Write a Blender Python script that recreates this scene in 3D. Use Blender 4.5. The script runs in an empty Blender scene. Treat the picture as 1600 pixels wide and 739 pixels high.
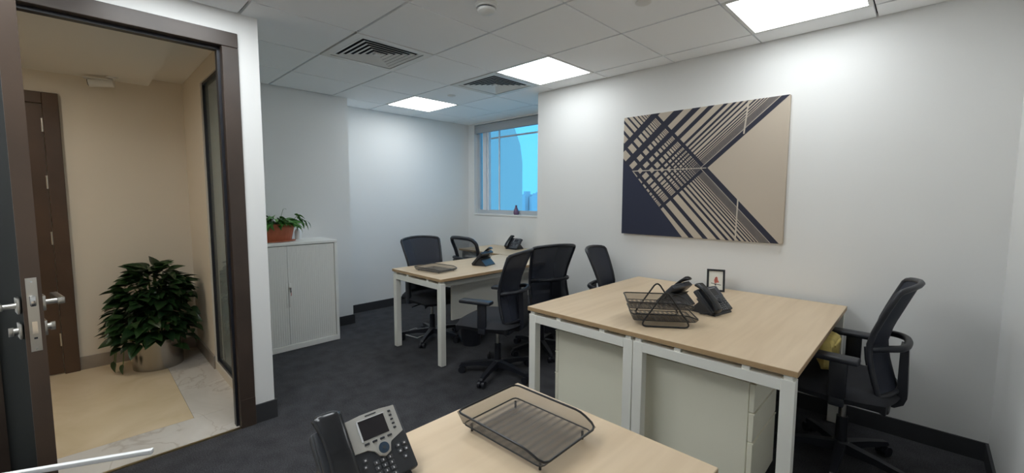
import bpy, bmesh, math, random
from mathutils import Vector, Matrix
random.seed(7)
PI = math.pi
SC = bpy.context.scene
COL = SC.collection

# ------------------------------------------------------------------ camera
cd = bpy.data.cameras.new('camera')
cd.sensor_fit = 'HORIZONTAL'; cd.sensor_width = 36.0
cd.lens = 660.96 / 1600 * 36.0
cd.shift_x = (800 - 797.47) / 1600
cd.shift_y = (363.41 - 369.5) / 1600
cd.clip_start = 0.02; cd.clip_end = 6000
cam = bpy.data.objects.new('camera', cd); COL.objects.link(cam)
R = Vector((0.71344594, 0.70070713, 0.00210017))
U = -Vector((0.05958646, -0.05768285, -0.99655514))
Fw = Vector((-0.69817214, 0.71111336, -0.08290625))
m = Matrix((R, U, -Fw)).transposed().to_4x4()
m.translation = Vector((0.868, -0.710, 1.402))
cam.matrix_world = m
SC.camera = cam

# ------------------------------------------------------------------ world, exposure
w = bpy.data.worlds.new('sky'); SC.world = w; w.use_nodes = True
bg = w.node_tree.nodes['Background']
bg.inputs['Color'].default_value = (0.60, 0.65, 1.0, 1); bg.inputs['Strength'].default_value = 0.60
SC.view_settings.view_transform = 'Standard'; SC.view_settings.look = 'None'
SC.view_settings.exposure = 1.46; SC.view_settings.gamma = 1.0
SC.view_settings.use_curve_mapping = False
SC.cycles.max_bounces = 16; SC.cycles.diffuse_bounces = 10; SC.cycles.transparent_max_bounces = 16
LAMP = 3.5          # emission of the ceiling light panels
CEIL = 2.453

# ------------------------------------------------------------------ materials
M = {}
def nt(name):
    mt = bpy.data.materials.new(name); mt.use_nodes = True
    return mt, mt.node_tree.nodes, mt.node_tree.links, mt.node_tree.nodes['Principled BSDF']
def mat(name, col, rough=0.5, metal=0.0, bump=0.0, bscale=200, var=0.0, vscale=6, spec=0.5, alpha=None, coat=0.0):
    mt, N, L, b = nt(name)
    b.inputs['Base Color'].default_value = (*col, 1)
    b.inputs['Roughness'].default_value = rough
    b.inputs['Metallic'].default_value = metal
    b.inputs['Specular IOR Level'].default_value = spec
    b.inputs['Coat Weight'].default_value = coat
    if alpha is not None: b.inputs['Alpha'].default_value = alpha
    if bump or var:
        tc = N.new('ShaderNodeTexCoord')
    if bump:
        n = N.new('ShaderNodeTexNoise'); n.inputs['Scale'].default_value = bscale; n.inputs['Detail'].default_value = 3
        L.new(tc.outputs['Object'], n.inputs['Vector'])
        bp = N.new('ShaderNodeBump'); bp.inputs['Strength'].default_value = bump; bp.inputs['Distance'].default_value = 0.002
        L.new(n.outputs['Fac'], bp.inputs['Height']); L.new(bp.outputs['Normal'], b.inputs['Normal'])
    if var:
        n = N.new('ShaderNodeTexNoise'); n.inputs['Scale'].default_value = vscale; n.inputs['Detail'].default_value = 4
        L.new(tc.outputs['Object'], n.inputs['Vector'])
        r = N.new('ShaderNodeValToRGB')
        r.color_ramp.elements[0].position = 0.3; r.color_ramp.elements[1].position = 0.7
        r.color_ramp.elements[0].color = (*[c * (1 - var) for c in col], 1)
        r.color_ramp.elements[1].color = (*[min(1, c * (1 + var)) for c in col], 1)
        L.new(n.outputs['Fac'], r.inputs['Fac']); L.new(r.outputs['Color'], b.inputs['Base Color'])
    M[name] = mt
    return mt

mat('wall_paint', (0.80, 0.80, 0.79), 0.6, bump=0.08, bscale=90)
mat('corridor_paint', (0.72, 0.66, 0.56), 0.6, bump=0.08, bscale=90)
mat('corridor_ceiling', (0.78, 0.76, 0.72), 0.7)
mat('tile_white', (0.92, 0.935, 0.95), 0.75, bump=0.1, bscale=400)
mat('plenum_dark', (0.012, 0.012, 0.016), 0.9)
mat('baseboard_grey', (0.035, 0.036, 0.04), 0.5)
mat('corridor_base', (0.30, 0.26, 0.22), 0.35, var=0.2, vscale=5)
mat('white_metal', (0.80, 0.79, 0.73), 0.4)
mat('pedestal_white', (0.84, 0.81, 0.67), 0.45)
mat('cabinet_grey', (0.82, 0.82, 0.79), 0.45)
mat('cabinet_gap', (0.25, 0.25, 0.25), 0.6)
mat('black_plastic', (0.015, 0.0165, 0.023), 0.42)
mat('black_gloss', (0.012, 0.013, 0.016), 0.22)
mat('black_wire', (0.01, 0.01, 0.011), 0.35)
mat('seat_fabric', (0.024, 0.025, 0.031), 0.85, bump=0.5, bscale=700)
mat('dark_wood', (0.050, 0.034, 0.026), 0.38, var=0.25, vscale=3)
mat('leaf_wood', (0.075, 0.048, 0.033), 0.4, var=0.2, vscale=3)
mat('corridor_wood', (0.070, 0.040, 0.024), 0.4, var=0.2, vscale=3)
mat('leaf_face', (0.004, 0.006, 0.006), 0.6, spec=0.08)
mat('steel', (0.62, 0.60, 0.56), 0.28, metal=1.0)
mat('chrome', (0.75, 0.75, 0.75), 0.15, metal=1.0)
mat('brushed_steel', (0.36, 0.345, 0.325), 0.24, metal=1.0)
mat('alu', (0.52, 0.55, 0.58), 0.45)
mat('sash_white', (0.80, 0.82, 0.85), 0.4)
mat('blind_grey', (0.42, 0.44, 0.46), 0.6)
mat('phone_dark', (0.026, 0.029, 0.036), 0.38)
mat('phone_key', (0.05, 0.054, 0.062), 0.45)
mat('phone_silver', (0.42, 0.41, 0.385), 0.42)
mat('phone_bezel_dark', (0.07, 0.075, 0.09), 0.4)
mat('screen', (0.018, 0.016, 0.02), 0.25)
mat('nav_blue', (0.03, 0.055, 0.09), 0.3)
mat('legend', (0.6, 0.6, 0.62), 0.5)
mat('terracotta', (0.42, 0.12, 0.055), 0.6, var=0.15, vscale=12)
mat('soil', (0.03, 0.02, 0.014), 0.9)
mat('stem_green', (0.10, 0.16, 0.04), 0.6)
mat('yellow_cloth', (0.75, 0.60, 0.20), 0.85, var=0.18, vscale=25)
mat('vase_purple', (0.16, 0.09, 0.17), 0.4)
mat('white_plastic', (0.80, 0.80, 0.80), 0.4)
mat('device_white', (0.72, 0.72, 0.70), 0.4)
mat('brass', (0.60, 0.50, 0.30), 0.3, metal=1.0)
mat('canvas', (0.52, 0.445, 0.36), 0.85, bump=0.2, bscale=500)
mat('ink', (0.024, 0.026, 0.045), 0.8)
mat('ink_navy', (0.022, 0.027, 0.055), 0.8)
mat('ink_light', (0.55, 0.49, 0.41), 0.8)
mat('photo_paper', (0.78, 0.77, 0.70), 0.5)
mat('bird_red', (0.60, 0.16, 0.12), 0.6)
mat('bird_dark', (0.10, 0.10, 0.10), 0.6)
mat('carton_grey', (0.3, 0.3, 0.3), 0.6)
mat('tower_blue', (0.80, 0.58, 0.50), 0.4)
mat('tower_line', (0.30, 0.50, 0.60), 0.5)
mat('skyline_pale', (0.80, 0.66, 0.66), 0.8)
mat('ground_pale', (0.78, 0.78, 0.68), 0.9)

def leaf_mat(name, c0, c1):
    mt, N, L, b = nt(name)
    oi = N.new('ShaderNodeObjectInfo'); r = N.new('ShaderNodeValToRGB')
    r.color_ramp.elements[0].color = (*c0, 1); r.color_ramp.elements[1].color = (*c1, 1)
    L.new(oi.outputs['Random'], r.inputs['Fac']); L.new(r.outputs['Color'], b.inputs['Base Color'])
    b.inputs['Roughness'].default_value = 0.35
    M[name] = mt
leaf_mat('leaf_dark', (0.008, 0.028, 0.009), (0.026, 0.066, 0.018))
leaf_mat('leaf_fresh', (0.035, 0.16, 0.03), (0.12, 0.30, 0.06))

def wood_mat():
    mt, N, L, b = nt('oak'); M['oak'] = mt
    tc = N.new('ShaderNodeTexCoord'); mp = N.new('ShaderNodeMapping')
    mp.inputs['Scale'].default_value = (26, 1.6, 26)
    L.new(tc.outputs['Object'], mp.inputs['Vector'])
    n = N.new('ShaderNodeTexNoise'); n.inputs['Scale'].default_value = 1.0; n.inputs['Detail'].default_value = 6; n.inputs['Distortion'].default_value = 0.4
    L.new(mp.outputs['Vector'], n.inputs['Vector'])
    mp2 = N.new('ShaderNodeMapping'); mp2.inputs['Scale'].default_value = (7.5, 0.9, 7.5)
    L.new(tc.outputs['Object'], mp2.inputs['Vector'])
    n2 = N.new('ShaderNodeTexNoise'); n2.inputs['Scale'].default_value = 1.0; n2.inputs['Detail'].default_value = 2
    L.new(mp2.outputs['Vector'], n2.inputs['Vector'])
    mx = N.new('ShaderNodeMix'); mx.data_type = 'FLOAT'; mx.inputs[0].default_value = 0.45
    L.new(n.outputs['Fac'], mx.inputs[2]); L.new(n2.outputs['Fac'], mx.inputs[3])
    r = N.new('ShaderNodeValToRGB')
    r.color_ramp.elements[0].position = 0.34; r.color_ramp.elements[1].position = 0.66
    r.color_ramp.elements[0].color = (0.62, 0.47, 0.31, 1); r.color_ramp.elements[1].color = (0.72, 0.565, 0.39, 1)
    L.new(mx.outputs[0], r.inputs['Fac']); L.new(r.outputs['Color'], b.inputs['Base Color'])
    b.inputs['Roughness'].default_value = 0.42
    M['oak_edge'] = mat('oak_edge', (0.42, 0.28, 0.15), 0.45)
wood_mat()

def carpet_mat():
    mt, N, L, b = nt('carpet'); M['carpet'] = mt
    tc = N.new('ShaderNodeTexCoord')
    n = N.new('ShaderNodeTexNoise'); n.inputs['Scale'].default_value = 170; n.inputs['Detail'].default_value = 4
    L.new(tc.outputs['Object'], n.inputs['Vector'])
    n2 = N.new('ShaderNodeTexNoise'); n2.inputs['Scale'].default_value = 9; n2.inputs['Detail'].default_value = 3
    L.new(tc.outputs['Object'], n2.inputs['Vector'])
    mx = N.new('ShaderNodeMix'); mx.data_type = 'FLOAT'; mx.inputs[0].default_value = 0.3
    L.new(n.outputs['Fac'], mx.inputs[2]); L.new(n2.outputs['Fac'], mx.inputs[3])
    r = N.new('ShaderNodeValToRGB')
    r.color_ramp.elements[0].position = 0.32; r.color_ramp.elements[1].position = 0.68
    r.color_ramp.elements[0].color = (0.024, 0.024, 0.027, 1); r.color_ramp.elements[1].color = (0.085, 0.085, 0.092, 1)
    L.new(mx.outputs[0], r.inputs['Fac']); L.new(r.outputs['Color'], b.inputs['Base Color'])
    b.inputs['Roughness'].default_value = 0.95; b.inputs['Specular IOR Level'].default_value = 0.15
    bp = N.new('ShaderNodeBump'); bp.inputs['Strength'].default_value = 0.5; bp.inputs['Distance'].default_value = 0.004
    L.new(n.outputs['Fac'], bp.inputs['Height']); L.new(bp.outputs['Normal'], b.inputs['Normal'])
carpet_mat()

def marble_mat(name, c0, c1, vein, vs):
    mt, N, L, b = nt(name); M[name] = mt
    tc = N.new('ShaderNodeTexCoord')
    n = N.new('ShaderNodeTexNoise'); n.inputs['Scale'].default_value = vs; n.inputs['Detail'].default_value = 6; n.inputs['Distortion'].default_value = 1.2
    L.new(tc.outputs['Object'], n.inputs['Vector'])
    r = N.new('ShaderNodeValToRGB')
    r.color_ramp.elements[0].position = 0.3; r.color_ramp.elements[0].color = (*c0, 1)
    r.color_ramp.elements[1].position = 0.7; r.color_ramp.elements[1].color = (*c1, 1)
    e = r.color_ramp.elements.new(0.5); e.color = (*[(a + q) / 2 for a, q in zip(c0, c1)], 1)
    if vein:
        e = r.color_ramp.elements.new(0.515); e.color = (*vein, 1)
        e = r.color_ramp.elements.new(0.53); e.color = (*[(a + q) / 2 for a, q in zip(c0, c1)], 1)
    L.new(n.outputs['Fac'], r.inputs['Fac']); L.new(r.outputs['Color'], b.inputs['Base Color'])
    b.inputs['Roughness'].default_value = 0.16
marble_mat('marble_beige', (0.66, 0.53, 0.34), (0.78, 0.65, 0.46), None, 2.2)
marble_mat('marble_white', (0.62, 0.58, 0.52), (0.74, 0.71, 0.66), (0.55, 0.50, 0.44), 2.0)

def see_through(name, col, open_, rough=0.6, grid=0.0):
    """woven mesh: part fibre, part holes"""
    mt, N, L, b = nt(name); M[name] = mt
    b.inputs['Base Color'].default_value = (*col, 1); b.inputs['Roughness'].default_value = rough
    tr = N.new('ShaderNodeBsdfTransparent'); mx = N.new('ShaderNodeMixShader')
    out = N['Material Output']
    if grid:
        tc = N.new('ShaderNodeTexCoord')
        vals = []
        for d in ('X', 'Y'):
            wv = N.new('ShaderNodeTexWave'); wv.wave_type = 'BANDS'; wv.bands_direction = d
            wv.inputs['Scale'].default_value = grid
            L.new(tc.outputs['Object'], wv.inputs['Vector']); vals.append(wv)
        mu = N.new('ShaderNodeMath'); mu.operation = 'MULTIPLY'
        L.new(vals[0].outputs['Fac'], mu.inputs[0]); L.new(vals[1].outputs['Fac'], mu.inputs[1])
        mr = N.new('ShaderNodeMapRange'); mr.inputs['From Min'].default_value = 0; mr.inputs['From Max'].default_value = 1
        mr.inputs['To Min'].default_value = open_ - 0.22; mr.inputs['To Max'].default_value = min(1, open_ + 0.66)
        L.new(mu.outputs[0], mr.inputs['Value']); L.new(mr.outputs[0], mx.inputs[0])
    else:
        mx.inputs[0].default_value = open_
    L.new(b.outputs[0], mx.inputs[1]); L.new(tr.outputs[0], mx.inputs[2]); L.new(mx.outputs[0], out.inputs['Surface'])
see_through('chair_mesh', (0.020, 0.025, 0.042), 0.16, 0.7)
see_through('chair_mesh_open', (0.04, 0.045, 0.06), 0.62, 0.7)
see_through('tray_mesh', (0.05, 0.042, 0.036), 0.55, 0.5)
def ribbed_mesh():
    see_through('tray_mesh_ribbed', (0.045, 0.037, 0.031), 0.4, 0.5)
    mt = M['tray_mesh_ribbed']; N = mt.node_tree.nodes; L = mt.node_tree.links
    tc = N.new('ShaderNodeTexCoord'); wv = N.new('ShaderNodeTexWave'); wv.bands_direction = 'X'
    wv.inputs['Scale'].default_value = 13; wv.inputs['Distortion'].default_value = .6; wv.inputs['Detail'].default_value = 1
    L.new(tc.outputs['Object'], wv.inputs['Vector'])
    mr = N.new('ShaderNodeMapRange'); mr.inputs['To Min'].default_value = .24; mr.inputs['To Max'].default_value = .46
    L.new(wv.outputs['Fac'], mr.inputs['Value'])
    mx = [n for n in N if n.type == 'MIX_SHADER'][0]; L.new(mr.outputs[0], mx.inputs[0])
ribbed_mesh()

def pane_mat(name, tint, gloss, frost=0.0):
    mt, N, L, b = nt(name); M[name] = mt
    tr = N.new('ShaderNodeBsdfTransparent'); tr.inputs['Color'].default_value = (*tint, 1)
    gl = N.new('ShaderNodeBsdfGlossy'); gl.inputs['Roughness'].default_value = 0.03
    fr = N.new('ShaderNodeFresnel'); fr.inputs['IOR'].default_value = gloss
    mx = N.new('ShaderNodeMixShader'); out = N['Material Output']
    L.new(fr.outputs[0], mx.inputs[0]); L.new(tr.outputs[0], mx.inputs[1]); L.new(gl.outputs[0], mx.inputs[2])
    last = mx
    if frost:
        b.inputs['Base Color'].default_value = (0.74, 0.80, 0.77, 1); b.inputs['Roughness'].default_value = 0.5
        m2 = N.new('ShaderNodeMixShader'); m2.inputs[0].default_value = frost
        L.new(mx.outputs[0], m2.inputs[1]); L.new(b.outputs[0], m2.inputs[2]); last = m2
    L.new(last.outputs[0], out.inputs['Surface'])
pane_mat('window_glass', (0.42, 0.87, 0.97), 1.25)
pane_mat('partition_glass', (0.90, 0.97, 0.95), 1.35, 0.15)

def emit(name, col, s):
    mt, N, L, b = nt(name); M[name] = mt
    b.inputs['Base Color'].default_value = (0.8, 0.8, 0.8, 1)
    b.inputs['Emission Color'].default_value = (*col, 1); b.inputs['Emission Strength'].default_value = s
emit('lamp_diffuser', (0.93, 0.98, 1.0), LAMP)
emit('lamp_diffuser_dimmed', (0.93, 0.98, 1.0), LAMP * .82)      # set dimmer to keep the canvas wall from washing out
emit('downlight_glow', (1.0, 0.90, 0.77), 66.0)

# ------------------------------------------------------------------ mesh builder
class B:
    def __init__(s): s.bm = bmesh.new()
    def box(s, x0, x1, y0, y1, z0, z1, bev=0.0, seg=2, T=None):
        r = bmesh.ops.create_cube(s.bm, size=1.0)
        vs = r['verts']
        bmesh.ops.scale(s.bm, vec=(abs(x1 - x0), abs(y1 - y0), abs(z1 - z0)), verts=vs)
        bmesh.ops.translate(s.bm, vec=((x0 + x1) / 2, (y0 + y1) / 2, (z0 + z1) / 2), verts=vs)
        if bev:
            es = list({e for v in vs for e in v.link_edges})
            rr = bmesh.ops.bevel(s.bm, geom=es, offset=bev, segments=seg, profile=0.5, affect='EDGES')
            vs = list({v for f in rr['faces'] for v in f.verts} | {v for v in vs if v.is_valid})
            seen = set(vs); st = list(vs)
            while st:
                v = st.pop()
                for e in v.link_edges:
                    o = e.other_vert(v)
                    if o not in seen: seen.add(o); st.append(o)
            vs = list(seen)
        if T is not None: bmesh.ops.transform(s.bm, matrix=T, verts=vs)
        return s
    def cyl(s, p0, p1, r0, r1=None, seg=16, caps=True):
        return s.tube([p0, p1], [r0, r0 if r1 is None else r1], seg, caps=caps)
    def tube(s, pts, r, seg=8, closed=False, caps=True, up=None):
        pts = [Vector(p) for p in pts]; n = len(pts)
        rs = r if isinstance(r, (list, tuple)) else [r] * n
        rings = []; prev = None
        for i, p in enumerate(pts):
            if closed: t = (pts[(i + 1) % n] - pts[i - 1])
            else: t = pts[min(i + 1, n - 1)] - pts[max(i - 1, 0)]
            t.normalize()
            if prev is None:
                a = Vector((0, 0, 1)) if abs(t.z) < 0.9 else Vector((1, 0, 0))
                nx = a.cross(t).normalized()
            else:
                nx = (prev - t * prev.dot(t)).normalized()
            prev = nx; ny = t.cross(nx)
            rings.append([s.bm.verts.new(p + rs[i] * (math.cos(2 * PI * k / seg) * nx + math.sin(2 * PI * k / seg) * ny)) for k in range(seg)])
        for i in range(n if closed else n - 1):
            a, b2 = rings[i], rings[(i + 1) % n]
            for k in range(seg): s.bm.faces.new((a[k], a[(k + 1) % seg], b2[(k + 1) % seg], b2[k]))
        if caps and not closed:
            s.bm.faces.new(rings[0][::-1]); s.bm.faces.new(rings[-1])
        return s
    def lathe(s, prof, c=(0, 0, 0), seg=32, sx=1, sy=1, ribs=0, rib=0.0, cap0=True, cap1=True):
        rings = []
        for r, z in prof:
            rg = []
            for k in range(seg):
                a = 2 * PI * k / seg
                rr = r * (1 + rib * math.cos(a * ribs)) if ribs else r
                rg.append(s.bm.verts.new((c[0] + rr * sx * math.cos(a), c[1] + rr * sy * math.sin(a), c[2] + z)))
            rings.append(rg)
        for a, b2 in zip(rings, rings[1:]):
            for k in range(seg): s.bm.faces.new((a[k], a[(k + 1) % seg], b2[(k + 1) % seg], b2[k]))
        if cap0: s.bm.faces.new(rings[0][::-1])
        if cap1: s.bm.faces.new(rings[-1])
        return s
    def prism(s, poly, h0, h1, axis='z'):
        def P(a, b2, h): return {'z': (a, b2, h), 'y': (a, h, b2), 'x': (h, a, b2)}[axis]
        v0 = [s.bm.verts.new(P(a, b2, h0)) for a, b2 in poly]; v1 = [s.bm.verts.new(P(a, b2, h1)) for a, b2 in poly]
        n = len(poly)
        s.bm.faces.new(v0[::-1]); s.bm.faces.new(v1)
        for i in range(n): s.bm.faces.new((v0[i], v0[(i + 1) % n], v1[(i + 1) % n], v1[i]))
        return s
    def quad(s, *p):
        s.bm.faces.new([s.bm.verts.new(q) for q in p]); return s
    def surf(s, P, t=0.0):
        """grid of points P[i][j]; thickness t along the normals"""
        ni, nj = len(P), len(P[0])
        P = [[Vector(p) for p in row] for row in P]
        def nrm(i, j):
            a = P[min(i + 1, ni - 1)][j] - P[max(i - 1, 0)][j]; b2 = P[i][min(j + 1, nj - 1)] - P[i][max(j - 1, 0)]
            return a.cross(b2).normalized()
        A = [[s.bm.verts.new(P[i][j]) for j in range(nj)] for i in range(ni)]
        if t: Bv = [[s.bm.verts.new(P[i][j] - nrm(i, j) * t) for j in range(nj)] for i in range(ni)]
        for i in range(ni - 1):
            for j in range(nj - 1):
                s.bm.faces.new((A[i][j], A[i + 1][j], A[i + 1][j + 1], A[i][j + 1]))
                if t: s.bm.faces.new((Bv[i][j + 1], Bv[i + 1][j + 1], Bv[i + 1][j], Bv[i][j]))
        if t:
            for i in range(ni - 1):
                s.bm.faces.new((A[i + 1][0], A[i][0], Bv[i][0], Bv[i + 1][0])); s.bm.faces.new((A[i][-1], A[i + 1][-1], Bv[i + 1][-1], Bv[i][-1]))
            for j in range(nj - 1):
                s.bm.faces.new((A[0][j], A[0][j + 1], Bv[0][j + 1], Bv[0][j])); s.bm.faces.new((A[-1][j + 1], A[-1][j], Bv[-1][j], Bv[-1][j + 1]))
        return s
    def xf(s, T): bmesh.ops.transform(s.bm, matrix=T, verts=s.bm.verts[:]); return s
    def mesh(s, name, material, ang=38, recalc=True):
        if recalc: bmesh.ops.recalc_face_normals(s.bm, faces=s.bm.faces[:])
        for f in s.bm.faces: f.smooth = True
        for e in s.bm.edges:
            if len(e.link_faces) == 2: e.smooth = e.calc_face_angle(0) < math.radians(ang)
            else: e.smooth = False
        me = bpy.data.meshes.new(name); s.bm.to_mesh(me); s.bm.free()
        me.materials.append(M[material]); return me
    def obj(s, name, material, parent=None, label=None, **k):
        return link(name, s.mesh(name, material, **k), parent, label)

def link(name, me, parent=None, label=None):
    o = bpy.data.objects.new(name, me); COL.objects.link(o)
    if parent is not None: o.parent = parent
    if label: o['label'] = label
    return o
def tag(o, label, cat, group=None):
    o['label'] = label; o['category'] = cat
    if group: o['group'] = group
    return o
def thing(name, label, cat, loc=(0, 0, 0), rz=0.0, group=None):
    o = bpy.data.objects.new(name, None); COL.objects.link(o)
    o.location = loc; o.rotation_euler = (0, 0, rz); o.empty_display_size = 0.1
    return tag(o, label, cat, group)
def struct(name, b, material, label=None):
    o = b.obj(name, material) if isinstance(b, B) else b
    o['kind'] = 'structure'
    if label: o['label'] = label
    return o
def sempty(name, label=None):
    o = bpy.data.objects.new(name, None); COL.objects.link(o); o['kind'] = 'structure'
    if label: o['label'] = label
    return o
def kids(o): return [c for c in bpy.data.objects if c.parent == o]
def copy_tree(o, parent=None, skip=()):
    c = o.copy(); COL.objects.link(c); c.parent = parent
    for ch in kids(o):
        if ch.name.split('.')[0] not in skip: copy_tree(ch, c)
    return c
def box(*a, **k): return B().box(*a, **k)

# ------------------------------------------------------------------ layout constants
YW = 2.6135      # wall with the canvas
XR = 1.18        # near right wall
XD = -2.03       # wall with the doorway
XC = -3.62       # wall behind the tambour cabinet
XF = -4.0        # far wall
YWIN = 3.36      # window wall
XE = -2.005      # end of the canvas wall
YB = -2.3        # wall behind the photographer
XK = -3.95       # corridor back wall

# ------------------------------------------------------------------ room shell
struct('floor', box(XF - .1, XR + .1, 0.094, YWIN + .1, -.1, 0).box(XD - 0.0, XR + .1, YB - .1, 0.094, -.1, 0), 'carpet', 'dark charcoal carpet')
struct('wall_back', box(XE, XR + .15, YW, YW + .12, 0, 2.6).box(XE, XE + .12, YW + .12, YWIN + .12, 0, 2.6), 'wall_paint')
struct('wall_right', box(XR, XR + .15, YB - .1, YW, 0, 2.6), 'wall_paint')
struct('wall_front', box(XD - .2, XR, YB - .12, YB, 0, 2.6), 'wall_paint')
struct('wall_far', box(XF - .12, XF, 1.365, YWIN + .12, 0, 2.6), 'wall_paint')
struct('wall_cabinet', box(XF - .12, XC, 0.094, 1.365, 0, 2.6), 'wall_paint')
WX0, WX1, WZ0, WZ1 = -3.87, XE, 1.17, 2.435
struct('wall_window', box(XF, WX0, YWIN, YWIN + .14, 0, 2.6).box(WX0, WX1, YWIN, YWIN + .14, 0, WZ0).box(WX0, WX1, YWIN, YWIN + .14, WZ1, 2.6), 'wall_paint')
# doorway wall: pier at the right of the door, head, and the stretch left of the door
DY0, DY1, DZ = -1.06, -0.015, 2.335      # outer size of the door frame
struct('wall_door', box(XD - .11, XD, DY1, 0.094, 0, 2.6).box(XD - .11, XD, DY0, DY1, DZ, 2.6).box(XD - .11, XD, YB, DY0, 0, 2.6), 'wall_paint')
# partition between corridor and office, with glazing
GX0, GX1, GZ0, GZ1 = -3.2, -2.22, 0.06, 2.28
struct('wall_partition', box(XF, GX0, 0.0, 0.094, 0, 2.6).box(GX0, GX1, 0, .094, GZ1, 2.6).box(GX1, XD - .11, 0, .094, 0, 2.6).box(GX0, GX1, 0, .094, 0, GZ0), 'corridor_paint')
gl = sempty('window_2', 'tall dark framed glazing between corridor and office')
fb = B()
for a in ((GX0, GX0 + .02, GZ0, GZ1), (GX1 - .02, GX1, GZ0, GZ1), (GX0 + .02, GX1 - .02, GZ0, GZ0 + .02), (GX0 + .02, GX1 - .02, GZ1 - .02, GZ1)):
    fb.box(a[0], a[1], 0.012, 0.06, a[2], a[3])
fb.obj('window_frame', 'black_plastic', gl)
box(GX0 + .02, GX1 - .02, 0.030, 0.040, GZ0 + .02, GZ1 - .02).obj('pane', 'partition_glass', gl)

# corridor
struct('wall_corridor', box(XK - .1, XK, -3.2, 0.0, 0, 2.6), 'corridor_paint')
struct('wall_corridor_end', box(XK, XD - .11, -3.3, -3.2, 0, 2.6), 'corridor_paint')
struct('wall_corridor_side', box(XD - .125, XD - .11, -3.2, DY0, 0, 2.6).box(XD - .125, XD - .11, DY0, DY1 + .015, DZ, 2.6), 'corridor_paint')
struct('ceiling_corridor', box(XK, XD - .125, -3.2, -0.235, 2.345, 2.6).box(XK, XD - .125, -0.235, 0.0, 2.405, 2.6), 'corridor_ceiling')
fc = sempty('floor_corridor', 'polished beige marble floor with white marble border')
box(XK, -2.375, -3.2, -0.275, -.1, 0.0).obj('marble_slab', 'marble_beige', fc)
box(XK, -2.375, -0.2735, 0.0, -.1, 0.0).obj('marble_slab', 'marble_white', fc, 'white marble border beside the glazing')
box(-2.3735, XD - .005, -3.2, 0.0, -.1, 0.0).obj('marble_slab', 'marble_white', fc, 'white veined marble border at the threshold')
struct('trim_1', box(XD - .006, XD + .012, DY0 + .08, DY1 - .08, -0.01, 0.006), 'brass', 'thin metal strip between marble and carpet')
struct('baseboard_corridor', box(XK, XK + .012, -.775, 0, 0, .105).box(XK, GX0, -.012, 0, 0, .105), 'corridor_base')

# skirting in the office
bb = [('baseboard_back', (XE, XR, YW - .012, YW, 0, .10)), ('baseboard_right', (XR - .012, XR, YB, YW - .012, 0, .10)),
      ('baseboard_far', (XF, XF + .012, 1.377, YWIN - .012, 0, .10)), ('baseboard_window', (XF, XE - .0, YWIN - .012, YWIN, 0, .10)),
      ('baseboard_front', (XD, XR, YB, YB + .012, 0, .10))]
for n, a in bb: struct(n, box(*a), 'baseboard_grey')
struct('baseboard_cabinet', box(XC, XC + .012, .094, 1.377, 0, .10).box(XF + .012, XC, 1.365, 1.377, 0, .10), 'baseboard_grey')
struct('baseboard_door', box(XD, XD + .012, DY1 + .001, .106, 0, .115).box(XD - .11, XD, .094, .106, 0, .115).box(XD, XD + .012, YB + .012, DY0 - .001, 0, .115), 'baseboard_grey')
struct('baseboard_column', box(XE - .012, XE, YW - .012, YWIN - .012, 0, .10), 'baseboard_grey')

# ceiling: dark slab above, every tile a piece of its own
ceil = struct('ceiling', box(XF - .1, XR + .1, YB - .1, YWIN + .1, CEIL + .022, CEIL + .06), 'plenum_dark', 'suspended ceiling of square white tiles')
LAMPS = [(3, -1), (3, 2), (3, 5), (0, 1), (-1, 2), (-2, 0), (-3, 2), (-2, 1)]       # (a, l): cell y 0.6a..0.6(a+1), x -0.6(l+1)..-0.6l
VENTS = [(1, 3), (3, 3)]
tile_cache = {}
def tile(x0, x1, y0, y1):
    key = (round(x1 - x0, 3), round(y1 - y0, 3))
    if key not in tile_cache:
        tile_cache[key] = box(0, key[0], 0, key[1], 0, .022, bev=.0012, seg=1).mesh('ceiling_tile', 'tile_white')
    o = link('ceiling_tile', tile_cache[key], ceil); o.location = (x0, y0, CEIL)
def add_tile(x0, x1, y0, y1):
    gx, gy = .0048, .0075
    tile(x0 + gx, x1 - gx, y0 + gy, y1 - gy)
for a in range(-4, 6):
    for l in range(-2, 7):
        if (a, l) in LAMPS or (a, l) in VENTS: continue
        x0, x1, y0, y1 = -0.6 * (l + 1), -0.6 * l, 0.6 * a, 0.6 * (a + 1)
        x1 = min(x1, XR); y0 = max(y0, YB)
        if x0 >= -2.0:                       # in front of the canvas wall
            y1 = min(y1, YW)
        elif x1 <= -1.9 and y0 >= 0:         # alcove and window bay
            y1 = min(y1, YWIN)
            if a == 0: y0 = .094 if x1 < XD else y0
            if x0 < XC and y1 <= 1.3: x0 = max(x0, XC)
            x0 = max(x0, XF)
        else:
            if y1 <= 0:
                x0 = max(x0, XD)
            y1 = min(y1, YWIN)
        if x1 - x0 < .03 or y1 - y0 < .03: continue
        add_tile(x0, x1, y0, y1)

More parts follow.
